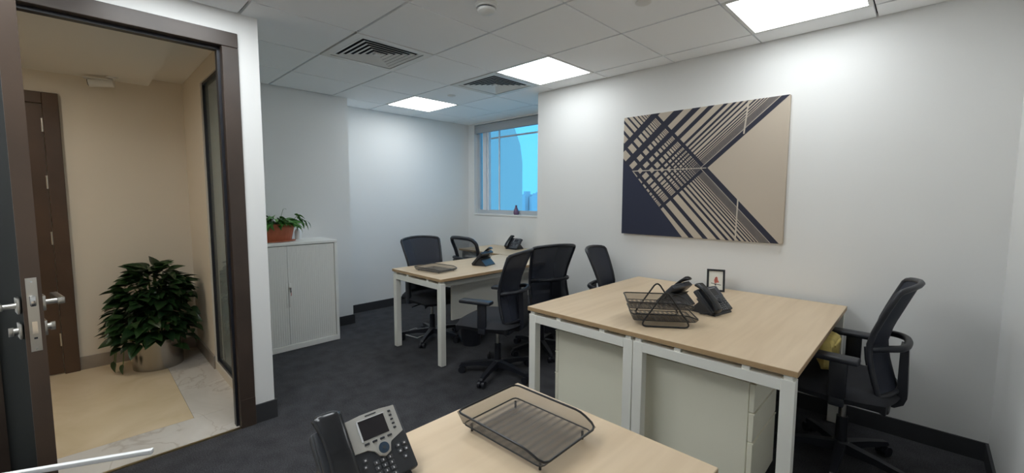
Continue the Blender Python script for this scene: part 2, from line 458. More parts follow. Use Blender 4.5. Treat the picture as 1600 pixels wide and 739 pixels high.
# ceiling light panels; the last five are unseen, added for fill light
lamp_names = ['square light panel over the double desk, beside the canvas wall', 'square light panel adjoining an air diffuser near the end of the canvas wall',
              'square light panel over the desk by the cabinet', 'added unseen fill light panel above the aisle before the foreground desk', 'added unseen fill light panel just inside the doorway', 'added unseen fill light panel above the foreground desk', 'added unseen fill light panel beyond the open door', 'added unseen fill light panel adjoining the one above the foreground desk']
for (a, l), lab in zip(LAMPS, lamp_names):
    x0, x1, y0, y1 = -0.6 * (l + 1), -0.6 * l, 0.6 * a, 0.6 * (a + 1)
    t = thing('ceiling_light', lab, 'ceiling light', ((x0 + x1) / 2, (y0 + y1) / 2, CEIL), 0, 'recessed square light panels')
    f = B()
    for q in ((-.297, .297, -.297, -.277), (-.297, .297, .277, .297), (-.297, -.277, -.277, .277), (.277, .297, -.277, .277)):
        f.box(q[0], q[1], q[2], q[3], -.002, .011)
    f.obj('frame', 'device_white', t)
    box(-.277, .277, -.277, .277, .001, .010).obj('diffuser', 'lamp_diffuser_dimmed' if (a, l) in ((3, -1), (3, 2)) else 'lamp_diffuser', t, 'glowing white diffuser')

# four-way air diffusers: one louvre ring per step
vl = ['square air diffuser beside the smoke detector, nearer the cabinet', 'square air diffuser next to a light panel, nearer the window']
for (a, l), lab in zip(VENTS, vl):
    t = thing('air_diffuser', lab, 'air vent', (-0.6 * (l + .5), 0.6 * (a + .5), CEIL), 0, 'ceiling air diffusers')
    f = B(); o_, i_ = .297, .245
    for q in ((-o_, o_, -o_, -i_), (-o_, o_, i_, o_), (-o_, -i_, -i_, i_), (i_, o_, -i_, i_)): f.box(*q, -.004, .010)
    f.obj('frame', 'device_white', t)
    box(-.245, .245, -.245, .245, .010, .0115).obj('throat', 'plenum_dark', t)
    for k in range(6):
        s0 = .238 - k * .038; s1 = s0 - .022; z0, z1 = -.001, .0045
        b = B()
        for c in range(4):
            a0 = PI / 2 * c
            def P(s, d, z): return (math.cos(a0) * s - math.sin(a0) * d, math.sin(a0) * s + math.cos(a0) * d, z)
            b.prism_ = None
            A, Bq, Cq, D = P(s0, -s0, z0), P(s0, s0, z0), P(s1, s1, z1), P(s1, -s1, z1)
            b.quad(A, Bq, Cq, D)
            b.quad(*[(p[0], p[1], p[2] + .002) for p in (D, Cq, Bq, A)])
        b.obj('louvre', 'device_white', t, recalc=False)
    box(-.02, .02, -.02, .02, -.004, .009).obj('louvre', 'device_white', t)

t = thing('smoke_detector', 'round white smoke detector on the ceiling beside the air diffuser', 'smoke detector', (-.905, .905, CEIL))
B().lathe([(.062, 0), (.062, -.012), (.055, -.018), (.055, -.026)], seg=28).obj('base', 'device_white', t)
B().lathe([(.046, -.024), (.046, -.034)], seg=28).obj('sensor_slot', 'phone_bezel_dark', t)
B().lathe([(.05, -.033), (.048, -.045), (.034, -.054), (.010, -.057)], seg=28).obj('cap', 'device_white', t)
for lab, (x, y) in (('round white sprinkler cover in the tile next to the canvas wall light', (-.287, 1.485)), ('small round white sprinkler cover between light panel and diffuser', (-2.71, 2.06))):
    o = B().lathe([(.042, -.001), (.042, -.004), (.036, -.008), (.01, -.009)], seg=24).obj('sprinkler_cover', 'device_white')
    o.location = (x, y, CEIL); tag(o, lab, 'sprinkler')

# ------------------------------------------------------------------ window
w1 = sempty('window_1', 'blue tinted window with grey aluminium frame')
YG = YWIN + .085
f = B()
for q in ((WX0, WX1, WZ0, WZ0 + .055), (WX0, WX1, WZ1 - .03, WZ1), (WX0, WX0 + .05, WZ0 + .055, WZ1 - .03), (WX1 - .04, WX1, WZ0 + .055, WZ1 - .03)):
    f.box(q[0], q[1], YG - .02, YG + .05, q[2], q[3])
f.obj('window_frame', 'alu', w1)
box(WX0 + .05, WX1 - .04, YG + .018, YG + .026, WZ0 + .055, WZ1 - .03).obj('pane', 'window_glass', w1)
f = B().box(-3.74, -3.665, YG - .035, YG + .015, WZ0 + .05, WZ1 - .10).box(-3.655, -3.62, YG - .028, YG + .015, WZ0 + .05, WZ1 - .10)
f.obj('mullion', 'sash_white', w1)
box(-3.44, -3.425, YG - .004, YG + .016, WZ0 + .055, WZ1 - .03).obj('mullion', 'sash_white', w1)
box(-3.60, WX1 - .04, YG - .002, YG + .016, 2.225, 2.245).obj('transom', 'alu', w1)
box(WX0 + .005, WX1 - .005, YWIN + .005, YG - .022, WZ1 - .115, WZ1 - .005, bev=.008).obj('blind_cassette', 'blind_grey', w1)
box(WX0, WX1, YWIN - .012, YG - .02, WZ0 - .022, WZ0, bev=.003).obj('window_sill', 'wall_paint', w1)
t = tag(B().lathe([(.030, 0), (.036, .012), (.038, .035), (.030, .065), (.016, .095), (.012, .118), (.015, .128), (.010, .128), (.008, .11)], seg=24).obj('vase', 'vase_purple'),
        'small purple bottle shaped vase on the window sill', 'vase')
t.location = (-3.05, YWIN + .030, WZ0)

# outside the window
def outside(name, b, m, lab):
    return tag(b.obj(name, m), lab, 'building')
tw = thing('tower', 'tall blue glass tower with a curved shoulder outside the window', 'building', (-45.7, 40.6, -45), math.radians(43))
prof = [(-9, 0), (6.0, 0), (6.0, 51), (5.7, 53.3), (5.0, 55.3), (3.9, 57), (2.0, 59), (-1, 61.5), (-5, 64), (-9, 65)]
B().prism(prof, -6, 6, 'y').obj('facade', 'tower_blue', tw)
for k in range(6):
    box(-8.6 + k * 1.2, -8.45 + k * 1.2, -6.06, -6.0, 0, 64.3 - .25 * k).obj('mullion', 'tower_line', tw)
for k, (x, y, sx, sy, h) in enumerate([(-116, 128, 4, 6, 46.5), (-112.4, 124, 2.6, 5, 47.6), (-109.2, 126, 3, 5, 46.8), (-104, 122, 4, 5, 47.2), (-96, 126, 6, 6, 46.2)]):
    o = box(-sx / 2, sx / 2, -sy / 2, sy / 2, 0, h).box(-sx / 4, sx / 4, -sy / 4, sy / 4, h, h + 1.2).obj('distant_building', 'skyline_pale')
    o.location = (x, y, -45); tag(o, 'pale distant block on the hazy skyline outside the window', 'building', 'hazy skyline blocks')
struct('ground_outside', box(-1800, 900, 8, 2200, -46, -45), 'ground_pale', 'hazy pale ground far below the window')

# ------------------------------------------------------------------ office door frame and leaf
fr = sempty('trim_2', 'dark brown wooden door frame')
FW = .082
fr_parts = [('jamb', (XD - .125, XD + .014, DY1 - FW, DY1, .0, DZ - FW)), ('jamb', (XD - .125, XD + .014, DY0, DY0 + FW, .0, DZ - FW)), ('head', (XD - .125, XD + .014, DY0, DY1, DZ - FW, DZ))]
for n, a in fr_parts: box(*a, bev=.003, seg=1).obj(n, 'dark_wood', fr)
box(XD - .08, XD - .035, DY1 - FW - .014, DY1 - FW, 0, DZ - FW - .014).obj('door_stop', 'black_plastic', fr)
box(XD - .08, XD - .035, DY0 + FW, DY1 - FW, DZ - FW - .016, DZ - FW).obj('door_stop', 'black_plastic', fr)
box(XD + .0141, XD + .018, DY1 - FW + .002, DY1 - .001, .0, .175).obj('plinth_block', 'dark_wood', fr)

HX, HY = XD + .02, DY0 + FW + .005
EX, EY = -1.165, -.832
ang = math.atan2(EY - HY, EX - HX); Lw = math.hypot(EX - HX, EY - HY)
dl = bpy.data.objects.new('door_1', None); COL.objects.link(dl); dl['kind'] = 'structure'
dl['label'] = 'open dark door with brown edge, steel lock and lever handles'
dl.location = (HX, HY, 0); dl.rotation_euler = (0, 0, ang)
TH = .022
box(0, Lw - .004, -TH + .002, TH - .002, .012, 2.235).obj('door_leaf', 'leaf_face', dl)
box(Lw - .004, Lw, -TH, TH, .012, 2.235).obj('lipping', 'leaf_wood', dl, 'brown timber lock edge')
box(0, Lw - .004, TH - .002, TH, .012, 2.235).obj('face_veneer', 'leaf_wood', dl)
ZH = 1.03
lk = box(Lw, Lw + .002, -.0125, .0125, ZH - .128, ZH + .112).obj('lock_plate', 'steel', dl)
box(Lw + .002, Lw + .012, -.007, .007, ZH + .02, ZH + .055, bev=.003).obj('latch_bolt', 'chrome', lk)
box(Lw + .002, Lw + .004, -.006, .006, ZH - .07, ZH - .03).obj('dead_bolt', 'chrome', lk)
box(Lw + .0019, Lw + .0024, -.004, .004, ZH - .088, ZH - .082).obj('keyhole', 'black_plastic', lk)
for z in (ZH - .12, ZH + .10): B().cyl((Lw + .002, 0, z), (Lw + .003, 0, z), .003, seg=10).obj('screw', 'chrome', lk)
for s in (-1, 1):
    h = B().box(Lw - .075, Lw - .025, min(s * TH, s * (TH + .010)), max(s * TH, s * (TH + .010)), ZH - .005, ZH + .045, bev=.002).obj('handle_rose', 'steel', dl)
    B().cyl((Lw - .05, s * (TH + .008), ZH + .02), (Lw - .05, s * (TH + .056), ZH + .02), .009, seg=12).obj('handle_neck', 'steel', h)
    B().box(Lw - .175, Lw - .038, s * TH + s * .047 - .009, s * TH + s * .047 + .009, ZH + .009, ZH + .031, bev=.002).obj('lever', 'steel', h)
    c = B().box(Lw - .075, Lw - .025, min(s * TH, s * (TH + .009)), max(s * TH, s * (TH + .009)), ZH - .088, ZH - .038, bev=.002).obj('cylinder_rose', 'steel', dl)
    B().cyl((Lw - .05, s * (TH + .008), ZH - .063), (Lw - .05, s * (TH + .020), ZH - .063), .011, seg=14).box(Lw - .053, Lw - .047, s * TH + s * .024 - .006, s * TH + s * .024 + .006, ZH - .078, ZH - .05, bev=.001).obj('thumb_turn', 'steel', c)

# corridor door with hinges
d2 = sempty('door_2', 'closed brown timber corridor door in a brown frame')
box(XK, XK + .03, -.862, -.775, 0, 2.185, bev=.003, seg=1).obj('jamb', 'corridor_wood', d2)
box(XK, XK + .03, -1.85, -1.765, 0, 2.185, bev=.003, seg=1).obj('jamb', 'corridor_wood', d2)
box(XK, XK + .03, -1.765, -.862, 2.10, 2.185, bev=.003, seg=1).obj('head', 'corridor_wood', d2)
box(XK, XK + .012, -1.762, -.866, .008, 2.096).obj('door_leaf', 'corridor_wood', d2)
for z in (1.94, 1.51, 1.08, .28): B().cyl((XK + .022, -.868, z - .05), (XK + .022, -.868, z + .05), .008, seg=10).obj('hinge', 'steel', d2)

# corridor downlights (the warm light of the corridor)
for x, y in ((-3.05, -1.25), (-3.05, -2.4)):
    t = thing('downlight', 'recessed warm corridor downlight in the beige ceiling', 'ceiling light', (x, y, 2.345), 0, 'corridor downlights')
    B().lathe([(.075, 0), (.075, -.004), (.060, -.006), (.058, -.001)], seg=28, cap0=False, cap1=False).obj('trim_ring', 'device_white', t)
    B().lathe([(.057, -.0005), (.057, -.003)], seg=28).obj('lens', 'downlight_glow', t)

# security camera
t = thing('security_camera', 'white bullet security camera under the corridor ceiling', 'camera', (-3.80, -.47, 2.345), math.radians(-105))
B().lathe([(.035, 0), (.035, -.012), (.028, -.016)], seg=20).obj('mount', 'device_white', t)
B().tube([(0, 0, -.012), (0, 0, -.035), (.012, 0, -.045)], .011, 10).obj('bracket', 'device_white', t)
B().cyl((-.01, 0, -.048), (.135, 0, -.060), .030, .032, seg=20).obj('housing', 'device_white', t)
box(-.005, .165, -.036, .036, -.030, -.024, bev=.002).obj('sun_shield', 'device_white', t)
B().cyl((.136, 0, -.060), (.140, 0, -.0605), .027, seg=20).obj('lens', 'black_gloss', t)

# white trunking strip lying on a pedestal beyond the open door, sticking out past the doorway
p0 = Vector((-.827, -.594, .6035)); p2 = p0 + Vector((-.42294, -.90616, 0)) * 1.15
dr = (p2 - p0); Ln = dr.length
T = Matrix.Translation(p0) @ dr.to_track_quat('X', 'Z').to_matrix().to_4x4()
t = thing('trunking_strip', 'thin white plastic trunking strip sticking out in front of the open door', 'plastic strip')
B().box(0, Ln, -.008, .008, -.007, .007, bev=.002).xf(T).obj('channel', 'white_plastic', t)
B().box(-.003, .005, -.0085, .0085, -.0075, .0075, bev=.002).xf(T).obj('end_cap', 'white_plastic', t)

# ------------------------------------------------------------------ desks
def desk(x0, x1, y0, y1, label, frames, z=.74, group=None, modesty=None):
    """frames: list of (xa, xb) leg bays at both ends; long axis = y"""
    t = thing('office_desk', label, 'desk', ((x0 + x1) / 2, (y0 + y1) / 2, 0), 0, group)
    cx, cy = (x0 + x1) / 2, (y0 + y1) / 2
    hx, hy = (x1 - x0) / 2, (y1 - y0) / 2
    top = box(-hx, hx, -hy, hy, z - .025, z, bev=.002, seg=1).obj('desktop', 'oak', t)
    top.data.materials.append(M['oak_edge'])
    for p in top.data.polygons:
        if abs(p.normal.z) < .5: p.material_index = 1
    LG = .050
    for xa, xb in frames:
        xa -= cx; xb -= cx
        for s in (-1, 1):
            ya = s * (hy - .006); yb = s * (hy - .006 - LG); ya, yb = min(ya, yb), max(ya, yb)
            box(xa, xa + LG, ya, yb, .006, z - .045, bev=.002, seg=1).obj('leg', 'white_metal', t)
            box(xb - LG, xb, ya, yb, .006, z - .045, bev=.002, seg=1).obj('leg', 'white_metal', t)
            box(xa + LG, xb - LG, ya, yb, z - .092, z - .045, bev=.001, seg=1).obj('end_beam', 'white_metal', t)
            for q in (xa + .01, xa + (xb - xa) * .30, xa + (xb - xa) * .72, xb - .04):
                box(q, q + .03, ya + .005, yb - .005, z - .045, z - .025).obj('spacer', 'white_metal', t)
            for q in (xa + LG / 2, xb - LG / 2):
                B().cyl((q, (ya + yb) / 2, 0), (q, (ya + yb) / 2, .008), .018, seg=12).obj('foot', 'black_plastic', t)
        for q in (xa + .06, xb - .10):
            box(q, q + .04, -hy + .057, hy - .057, z - .085, z - .045).obj('side_beam', 'white_metal', t)
    if modesty:
        mx, ya, yb, za, zb = modesty
        box(mx - cx, mx - cx + .018, ya - cy, yb - cy, za, zb).obj('modesty_panel', 'white_metal', t)
    return t
A0, A1 = -.835, .557
desk(A0, A1, 1.175, 2.567, 'large double oak desk with white steel legs below the abstract canvas', [(A0 + .008, -.137), (-.133, A1 - .008)])
desk(-.141, .541, -1.04, .357, 'oak desk in the foreground carrying a phone and one letter tray', [(-.133, .533)])
desk(-2.65, -1.895, 1.30, 2.70, 'oak desk carrying a low letter tray and a phone, beside the tambour cabinet', [(-2.642, -1.903)], modesty=(-2.13, 1.58, 2.60, .30, .69))
E = desk(-.31, .31, -.70, .70, 'oak desk against the wall under the window', [(-.302, .302)])
E.rotation_euler = (0, 0, PI / 2); E.location = (-2.745, 3.033, 0)

def pedestal(label, loc, rz):
    """drawers face +x; footprint depth .53 (x) by .40 (y)"""
    t = thing('drawer_pedestal', label, 'drawer unit', loc, rz, 'white drawer pedestals')
    box(-.26, .235, -.20, .20, .055, .595, bev=.003, seg=1).obj('body', 'pedestal_white', t)
    zs = [.06, .325, .46, .592]
    for z0, z1 in zip(zs, zs[1:]):
        d = box(.237, .258, -.199, .199, z0 + .002, z1 - .003, bev=.002, seg=1).obj('drawer', 'pedestal_white', t)
        box(.2575, .2615, -.199, .199, z1 - .010, z1 - .003, bev=.001, seg=1).obj('finger_grip', 'pedestal_white', d)
    B().cyl((.258, .16, .56), (.263, .16, .56), .009, seg=12).obj('lock', 'steel', t)
    for sx in (-.21, .19):
        for sy in (-.16, .16):
            B().cyl((sx, sy - .012, .026), (sx, sy + .012, .026), .026, seg=14).box(sx - .012, sx + .012, sy - .014, sy + .014, .035, .056).obj('caster', 'black_plastic', t)
    return t
pedestal('white drawer pedestal under the double desk, drawers towards the yellow bundle', (.125, 1.505, 0), 0)
pedestal('white drawer pedestal under the double desk, on the side of the aisle chairs', (-.46, 1.505, 0), PI)

# ------------------------------------------------------------------ chairs
def smooth_path(P, n=6, closed=False):
    P = [Vector(p) for p in P]; out = []; N = len(P)
    for i in range(N if closed else N - 1):
        a = P[(i - 1) % N] if closed or i > 0 else P[i]; b2 = P[i]; c = P[(i + 1) % N]
        d = P[(i + 2) % N] if closed or i + 2 < N else c
        for k in range(n):
            t = k / n
            out.append(.5 * ((2 * b2) + (c - a) * t + (2 * a - 5 * b2 + 4 * c - d) * t * t + (3 * b2 - a - 3 * c + d) * t ** 3))
    if not closed: out.append(P[-1])
    return out
BZ = [(.46, -.150), (.54, -.128), (.62, -.108), (.70, -.100), (.78, -.118), (.86, -.148), (.94, -.178), (1.005, -.203)]
def back_u(z):
    for (z0, u0), (z1, u1) in zip(BZ, BZ[1:]):
        if z <= z1: 
            t = (z - z0) / (z1 - z0); return u0 + (u1 - u0) * t
    return BZ[-1][1]
def back_w(z, top):   # half width
    return .186 + .042 * max(0, (z - .70) / (top - .70)) ** 1.3 + .012 * max(0, (.70 - z) / .24)
def make_chair(rounded=False, mesh_mat='chair_mesh', label='', group='black mesh back task chairs'):
    t = thing('office_chair', label, 'chair', (0, 0, 0), 0, group)
    # seat cushion
    N_, Mx = 12, 14
    P = []
    for i in range(N_ + 1):
        row = []
        for j in range(Mx + 1):
            a = -1 + 2 * i / N_; b2 = -1 + 2 * j / Mx
            # squircle map
            ex = a * math.sqrt(max(0, 1 - .30 * b2 * b2)); ey = b2 * math.sqrt(max(0, 1 - .30 * a * a))
            r = max(abs(a), abs(b2))
            z = .488 - .045 * max(0, (r - .72) / .28) ** 2 - .018 * max(0, a) ** 3 - .006 * (1 - b2 * b2)
            row.append((.035 + ex * .255, ey * .275, z))
        P.append(row)
    B().surf(P, .045).obj('seat', 'seat_fabric', t, ang=60)
    box(-.19, .22, -.20, .20, .392, .425, bev=.012).obj('seat_pan', 'black_plastic', t)
    box(-.12, .10, -.075, .075, .345, .395, bev=.012).obj('tilt_mechanism', 'black_plastic', t)
    B().tube([(.0, -.07, .372), (.02, -.20, .368), (.03, -.24, .362)], .006, 8).obj('lever', 'black_plastic', t)
    B().cyl((0, 0, .075), (0, 0, .25), .028, .025, seg=18).obj('gas_lift_sleeve', 'black_plastic', t)
    B().cyl((0, 0, .25), (0, 0, .36), .014, seg=16).obj('gas_lift', 'steel', t)
    B().lathe([(.030, .055), (.042, .065), (.042, .105), (.032, .118)], seg=20).obj('base_hub', 'black_plastic', t)
    for k in range(5):
        a = 2 * PI * k / 5 + .35
        T = Matrix.Rotation(a, 4, 'Z')
        b = B(); prof = [(.03, .060), (.03, .112), (.17, .098), (.295, .078), (.305, .062), (.29, .054), (.15, .066)]
        b.prism(prof, -.020, .020, 'y')
        for v in b.bm.verts:
            v.co.y *= 1.15 - 1.6 * v.co.x
        b.xf(T).obj('base_leg', 'black_plastic', t)
        b = B().cyl((.288, -.026, .027), (.288, -.006, .027), .027, seg=16).cyl((.288, .006, .027), (.288, .026, .027), .027, seg=16)
        b.cyl((.288, -.007, .027), (.288, .007, .027), .008, seg=8).cyl((.288, 0, .03), (.288, 0, .066), .007, seg=8)
        b.box(.266, .312, -.006, .006, .030, .058, bev=.004)
        b.xf(T).obj('caster', 'black_plastic', t)
    # back
    top = .94 if rounded else 1.0
    z0 = .47
    cur = .058
    def bp(z, s):  # s in -1..1
        return (back_u(z) - cur * (1 - s * s), s * back_w(z, top), z)
    ni, nj = 16, 10
    cr = .085 if rounded else .03
    def tz(s):
        wv = back_w(top, top); e = max(0, abs(s) * wv - (wv - cr))
        return top - (cr - math.sqrt(max(0, cr * cr - e * e))) - (.020 * s * s)
    P = [[bp(z0 + (tz(-1 + 2 * j / nj) - z0) * i / ni, -1 + 2 * j / nj) for j in range(nj + 1)] for i in range(ni + 1)]
    B().surf(P, .004).obj('back_mesh', mesh_mat, t, ang=60)
    ring = [bp(z0 + (tz(-1) - z0) * i / 8, -1) for i in range(8)]
    ring += [bp(tz(s), s) for s in (-.98, -.93, -.8, -.6, -.3, 0, .3, .6, .8, .93, .98)]
    ring += [bp(z0 + (tz(1) - z0) * i / 8, 1) for i in range(7, -1, -1)]
    ring += [bp(z0, s) for s in (.66, .33, 0, -.33, -.66)]
    B().tube(ring, .021 if rounded else .0125, 10, closed=True).obj('back_frame', 'black_plastic', t)
    # bow-shaped yoke and rear post
    zl = .685
    yoke = [bp(zl, -.93), (back_u(zl) - .06, -.165, zl + .012), (back_u(zl) - .115, -.11, zl + .015), (back_u(zl) - .130, 0, zl + .015), (back_u(zl) - .115, .11, zl + .015), (back_u(zl) - .06, .165, zl + .012), bp(zl, .93)]
    b = B().tube(smooth_path(yoke, 5), .016, 10)
    b.obj('back_yoke', 'black_plastic', t)
    post = [(-.235, zl + .01), (-.205, zl + .01), (-.203, .50), (-.205, .455), (-.185, .425), (-.05, .405), (-.05, .375), (-.20, .382), (-.232, .405), (-.243, .44)]
    b = B().prism(post, -.045, .045, 'y'); b.obj('back_post', 'black_plastic', t)
    if not rounded:
        P = [[(back_u(z) - cur * (1 - s * s) + .010, s * .17, z) for s in (-1, -.5, 0, .5, 1)] for z in (.60, .63, .66, .69)]
        B().surf(P, .012).obj('lumbar_pad', 'black_plastic', t, ang=60)
    for s in (-1, 1):
        b = B().box(-.035, .035, s * .262 - .012, s * .262 + .012, .44, .625, bev=.005)
        b.box(-.03, .03, min(s * .15, s * .274), max(s * .15, s * .274), .398, .440, bev=.006)
        a = b.obj('armrest', 'black_plastic', t)
        B().box(-.080, .175, s * .262 - .040, s * .262 + .042, .622, .648, bev=.010, seg=3).obj('arm_pad', 'black_plastic', a)
    return t
lab = {'D': 'black mesh chair beside the bare wall corner, yellow bundle on its seat',
       '3': 'black mesh chair in the aisle, its seat turned towards the desk with the letter tray',
       '4': 'black mesh chair between the end of the canvas wall and the aisle chair',
       '5': 'black mesh chair pushed against the double desk, below the canvas edge',
       '1': 'black mesh chair pushed in between the cabinet wall and the desk with the letter tray',
       '2': 'black chair with open see-through rounded back at the desk under the window'}
cD = make_chair(label=lab['D'])
def put(c, x, y, deg): c.location = (x, y, 0); c.rotation_euler = (0, 0, math.radians(deg))
put(cD, .615, 2.07, 179)
for key, x, y, d in (('3', -1.50, 1.56, 200), ('4', -1.58, 2.19, 163), ('5', -.835, 2.27, 15), ('1', -2.575, 1.69, 358)):
    c = copy_tree(cD, skip=('armrest',) if key in '45' else ()); put(c, x, y, d); c['label'] = lab[key]
c2 = make_chair(True, 'chair_mesh_open', lab['2']); put(c2, -2.95, 2.56, 92)

# yellow bundle on the chair
P = []
b = B(); rnd = random.Random(3)
def bundle(sx, sy, sz, seed):
    r = random.Random(seed); ph = [r.uniform(0, 6) for _ in range(6)]
    b2 = B(); rings = []
    for i in range(13):
        th = PI * i / 12; row = []
        for k in range(24):
            a = 2 * PI * k / 24
            q = 1 + .10 * math.sin(5 * a + ph[0] + 3 * th) + .07 * math.sin(9 * a + ph[1]) * math.sin(th) + .06 * math.sin(4 * th + ph[2] + a)
            sg = lambda v, p: math.copysign(abs(v) ** p, v)
            row.append((sx * q * sg(math.sin(th), .7) * sg(math.cos(a), .75), sy * q * sg(math.sin(th), .7) * sg(math.sin(a), .75), sz * sg(math.cos(th), .7)))
        rings.append(row)
    b2.surf([r_ + [r_[0]] for r_ in rings]); bmesh.ops.remove_doubles(b2.bm, verts=b2.bm.verts[:], dist=1e-4)
    return b2
t = thing('cloth_bundle', 'crumpled yellow cloth bundle on the chair seat at the desk edge', 'cloth', (.540, 2.07, .588))
bundle(.044, .150, .088, 5).obj('bundle', 'yellow_cloth', t, ang=80)
B().tube(smooth_path([(.030, -.09, .05), (.040, 0, .06), (.032, .09, .05)], 5), .008, 8).obj('fold', 'yellow_cloth', t)

# ------------------------------------------------------------------ telephones
def phone(label, loc, rz, bezel='phone_silver', nav='nav_blue', group='desk telephones'):
    t = thing('desk_phone', label, 'telephone', loc, rz, group)
    tl = math.radians(46); L = .160; zt = .134; xt = -.060
    # frame of the face: origin top centre, a = right (+y), d = down the slope, n = out of the face
    dx, dz = math.cos(tl), -math.sin(tl); nx, nz = math.sin(tl), math.cos(tl)
    def W(a, d, n): return (xt + dx * d + nx * n, a, zt + dz * d + nz * n)
    T = Matrix(((dx, 0, nx, xt), (0, 1, 0, 0), (dz, 0, nz, zt), (0, 0, 0, 1)))   # local (d, a, n)
    ya, yb = -.138, .072
    b = B().box(0, L, ya, yb, -.024, 0, bev=.006, seg=2).xf(T); b.obj('body', 'phone_dark', t)
    st = [(xt - .005, zt - .055), (xt + .02, zt - .062), (.052, .008), (.052, 0), (-.105, 0), (-.105, .008), (-.050, .062)]
    B().prism(st, ya + .02, yb - .02, 'y').obj('stand', 'phone_dark', t)
    # silver bezel with a curved lower edge
    w = .0625
    out = [(0.004, -w), (0.0, -w * .4), (0.0, w * .4), (.004, w), (.070, w), (.082, w * .45), (.086, .024), (.103, .018), (.109, .004), (.103, -.010), (.090, -.018), (.082, -w * .5), (.080, -w)]
    B().prism(out, 0.0, .005, 'z').xf(T).obj('bezel', bezel, t)
    s = B().box(.014, .060, -.036, .030, .005, .0062).xf(T).obj('screen', 'screen', t)
    B().box(.012, .014, -.038, .032, .005, .0075).box(.014, .062, -.040, -.036, .005, .0075).xf(T).obj('screen_rim', 'legend', s)
    B().box(.005, .0075, -.014, .014, .005, .0058).xf(T).obj('lamp_slot', 'black_plastic', t)
    for k in range(4):
        y = -.030 + k * .019
        B().box(.0665 - .000 * k, .0715, y - .006, y + .006, .005, .0075, bev=.001, seg=1).xf(T).obj('soft_key', 'phone_dark', t)
    for k in range(5):
        B().box(.012 + k * .0105, .0165 + k * .0105, .042, .0495, .005, .0075, bev=.001, seg=1).xf(T).obj('line_key', 'phone_dark', t)
    def disc(d, a, r, n0, n1, m, nm, par=t):
        c = B().cyl((d, a, n0), (d, a, n1), r, seg=24).xf(T); return c.obj(nm, m, par)
    ring = disc(.0905, .004, .0165, .004, .0062, bezel, 'nav_ring')
    nv = disc(.0905, .004, .0125, .006, .0085, nav, 'nav_pad'); disc(.0905, .004, .004, .008, .0095, 'phone_key', 'select_key', nv)
    rr = random.Random(1)
    for r in range(4):
        for c in range(3):
            d = .114 + r * .0125; a = -.022 + c * .017
            k = B().box(d - .0045, d + .0045, a - .0065, a + .0065, 0, .0025, bev=.001, seg=1).xf(T).obj('dial_key', 'phone_key', t)
            B().box(d - .002, d + .002, a - .0012, a + .0012, .0025, .0027).xf(T).obj('digit', 'legend', k)
    for (d, a) in ((.098, .040), (.098, .056), (.112, .040), (.112, .056), (.128, .048), (.100, -.044), (.114, -.048)):
        k = B().box(d - .0045, d + .0045, a - .0055, a + .0055, 0, .0025, bev=.001, seg=1).xf(T).obj('function_key', 'phone_key', t)
        B().box(d - .0018, d + .0018, a - .002, a + .002, .0025, .0027).xf(T).obj('icon', 'legend', k)
    # handset: arched bar lying in the cradle on the left
    hc = -.101
    B().box(.002, L - .002, hc - .034, hc + .034, -.002, .010, bev=.004).xf(T).obj('cradle', 'phone_dark', t)
    ni = 22; rings = []
    P = []
    for i in range(ni + 1):
        u = i / ni; d = -.030 + u * .196
        e = abs(2 * u - 1)
        arch = .040 - .012 * e * e
        hw = .0265 + .007 * e ** 2; tk = .016 + .014 * max(0, (e - .45) / .55) ** 1.2
        if e > .9: q = math.sqrt(max(0.02, 1 - ((e - .9) / .1) ** 2)); hw *= .55 + .45 * q; arch -= .012 * (1 - q); tk *= .5 + .5 * q
        P.append((d, hw, tk, arch))
    hb = B(); rows = []
    for d, hw, tk, arch in P:
        rows.append([(d, hc + hw * math.copysign(abs(math.cos(a)) ** .7, math.cos(a)), arch - tk / 2 + tk / 2 * 1.15 * math.copysign(abs(math.sin(a)) ** .75, math.sin(a))) for a in [2 * PI * k / 18 for k in range(18)]])
    vs = [[hb.bm.verts.new(p) for p in r_] for r_ in rows]
    for a_, b_ in zip(vs, vs[1:]):
        for k in range(18): hb.bm.faces.new((a_[k], a_[(k + 1) % 18], b_[(k + 1) % 18], b_[k]))
    hb.bm.faces.new(vs[0][::-1]); hb.bm.faces.new(vs[-1])
    hb.xf(T).obj('handset', 'black_gloss', t, ang=70)
    # curly cord
    pts = []
    base = Vector(W(-.115, L, .01)); endp = Vector((-.02, ya - .012, .010))
    for i in range(97):
        u = i / 96; a = u * 2 * PI * 16
        c = base.lerp(endp, u); c.z = max(.010, c.z * (1 - u) + .010 * u); c.y -= .012 * math.sin(u * PI)
        pts.append((c.x + .005 * math.cos(a), c.y, c.z + .005 * math.sin(a)))
    B().tube(pts, .0016, 5).obj('cord', 'black_plastic', t)
    return t
ZD = .7402
# phone in the foreground: bezel top centre sits at (-.079,-.242,.868)
phone('dark desk telephone with silver screen bezel on the foreground desk', (-.019, -.242, ZD), math.radians(-1))
phone('dark desk telephone behind the two tier tray, its handset side towards the wall', (-.245, 1.84, ZD), math.radians(172), 'phone_bezel_dark', 'phone_key')
phone('dark desk telephone beside the picture frame, handset side towards the two tier tray', (.035, 1.87, ZD), math.radians(-12), 'phone_bezel_dark', 'phone_key')
phone('dark desk telephone on the desk by the cabinet, next to a letter tray', (-2.225, 2.01, ZD), math.radians(195), 'phone_bezel_dark', 'phone_key')
phone('dark desk telephone on the desk under the window', (-2.86, 3.17, ZD), math.radians(-90), 'phone_bezel_dark', 'phone_key')

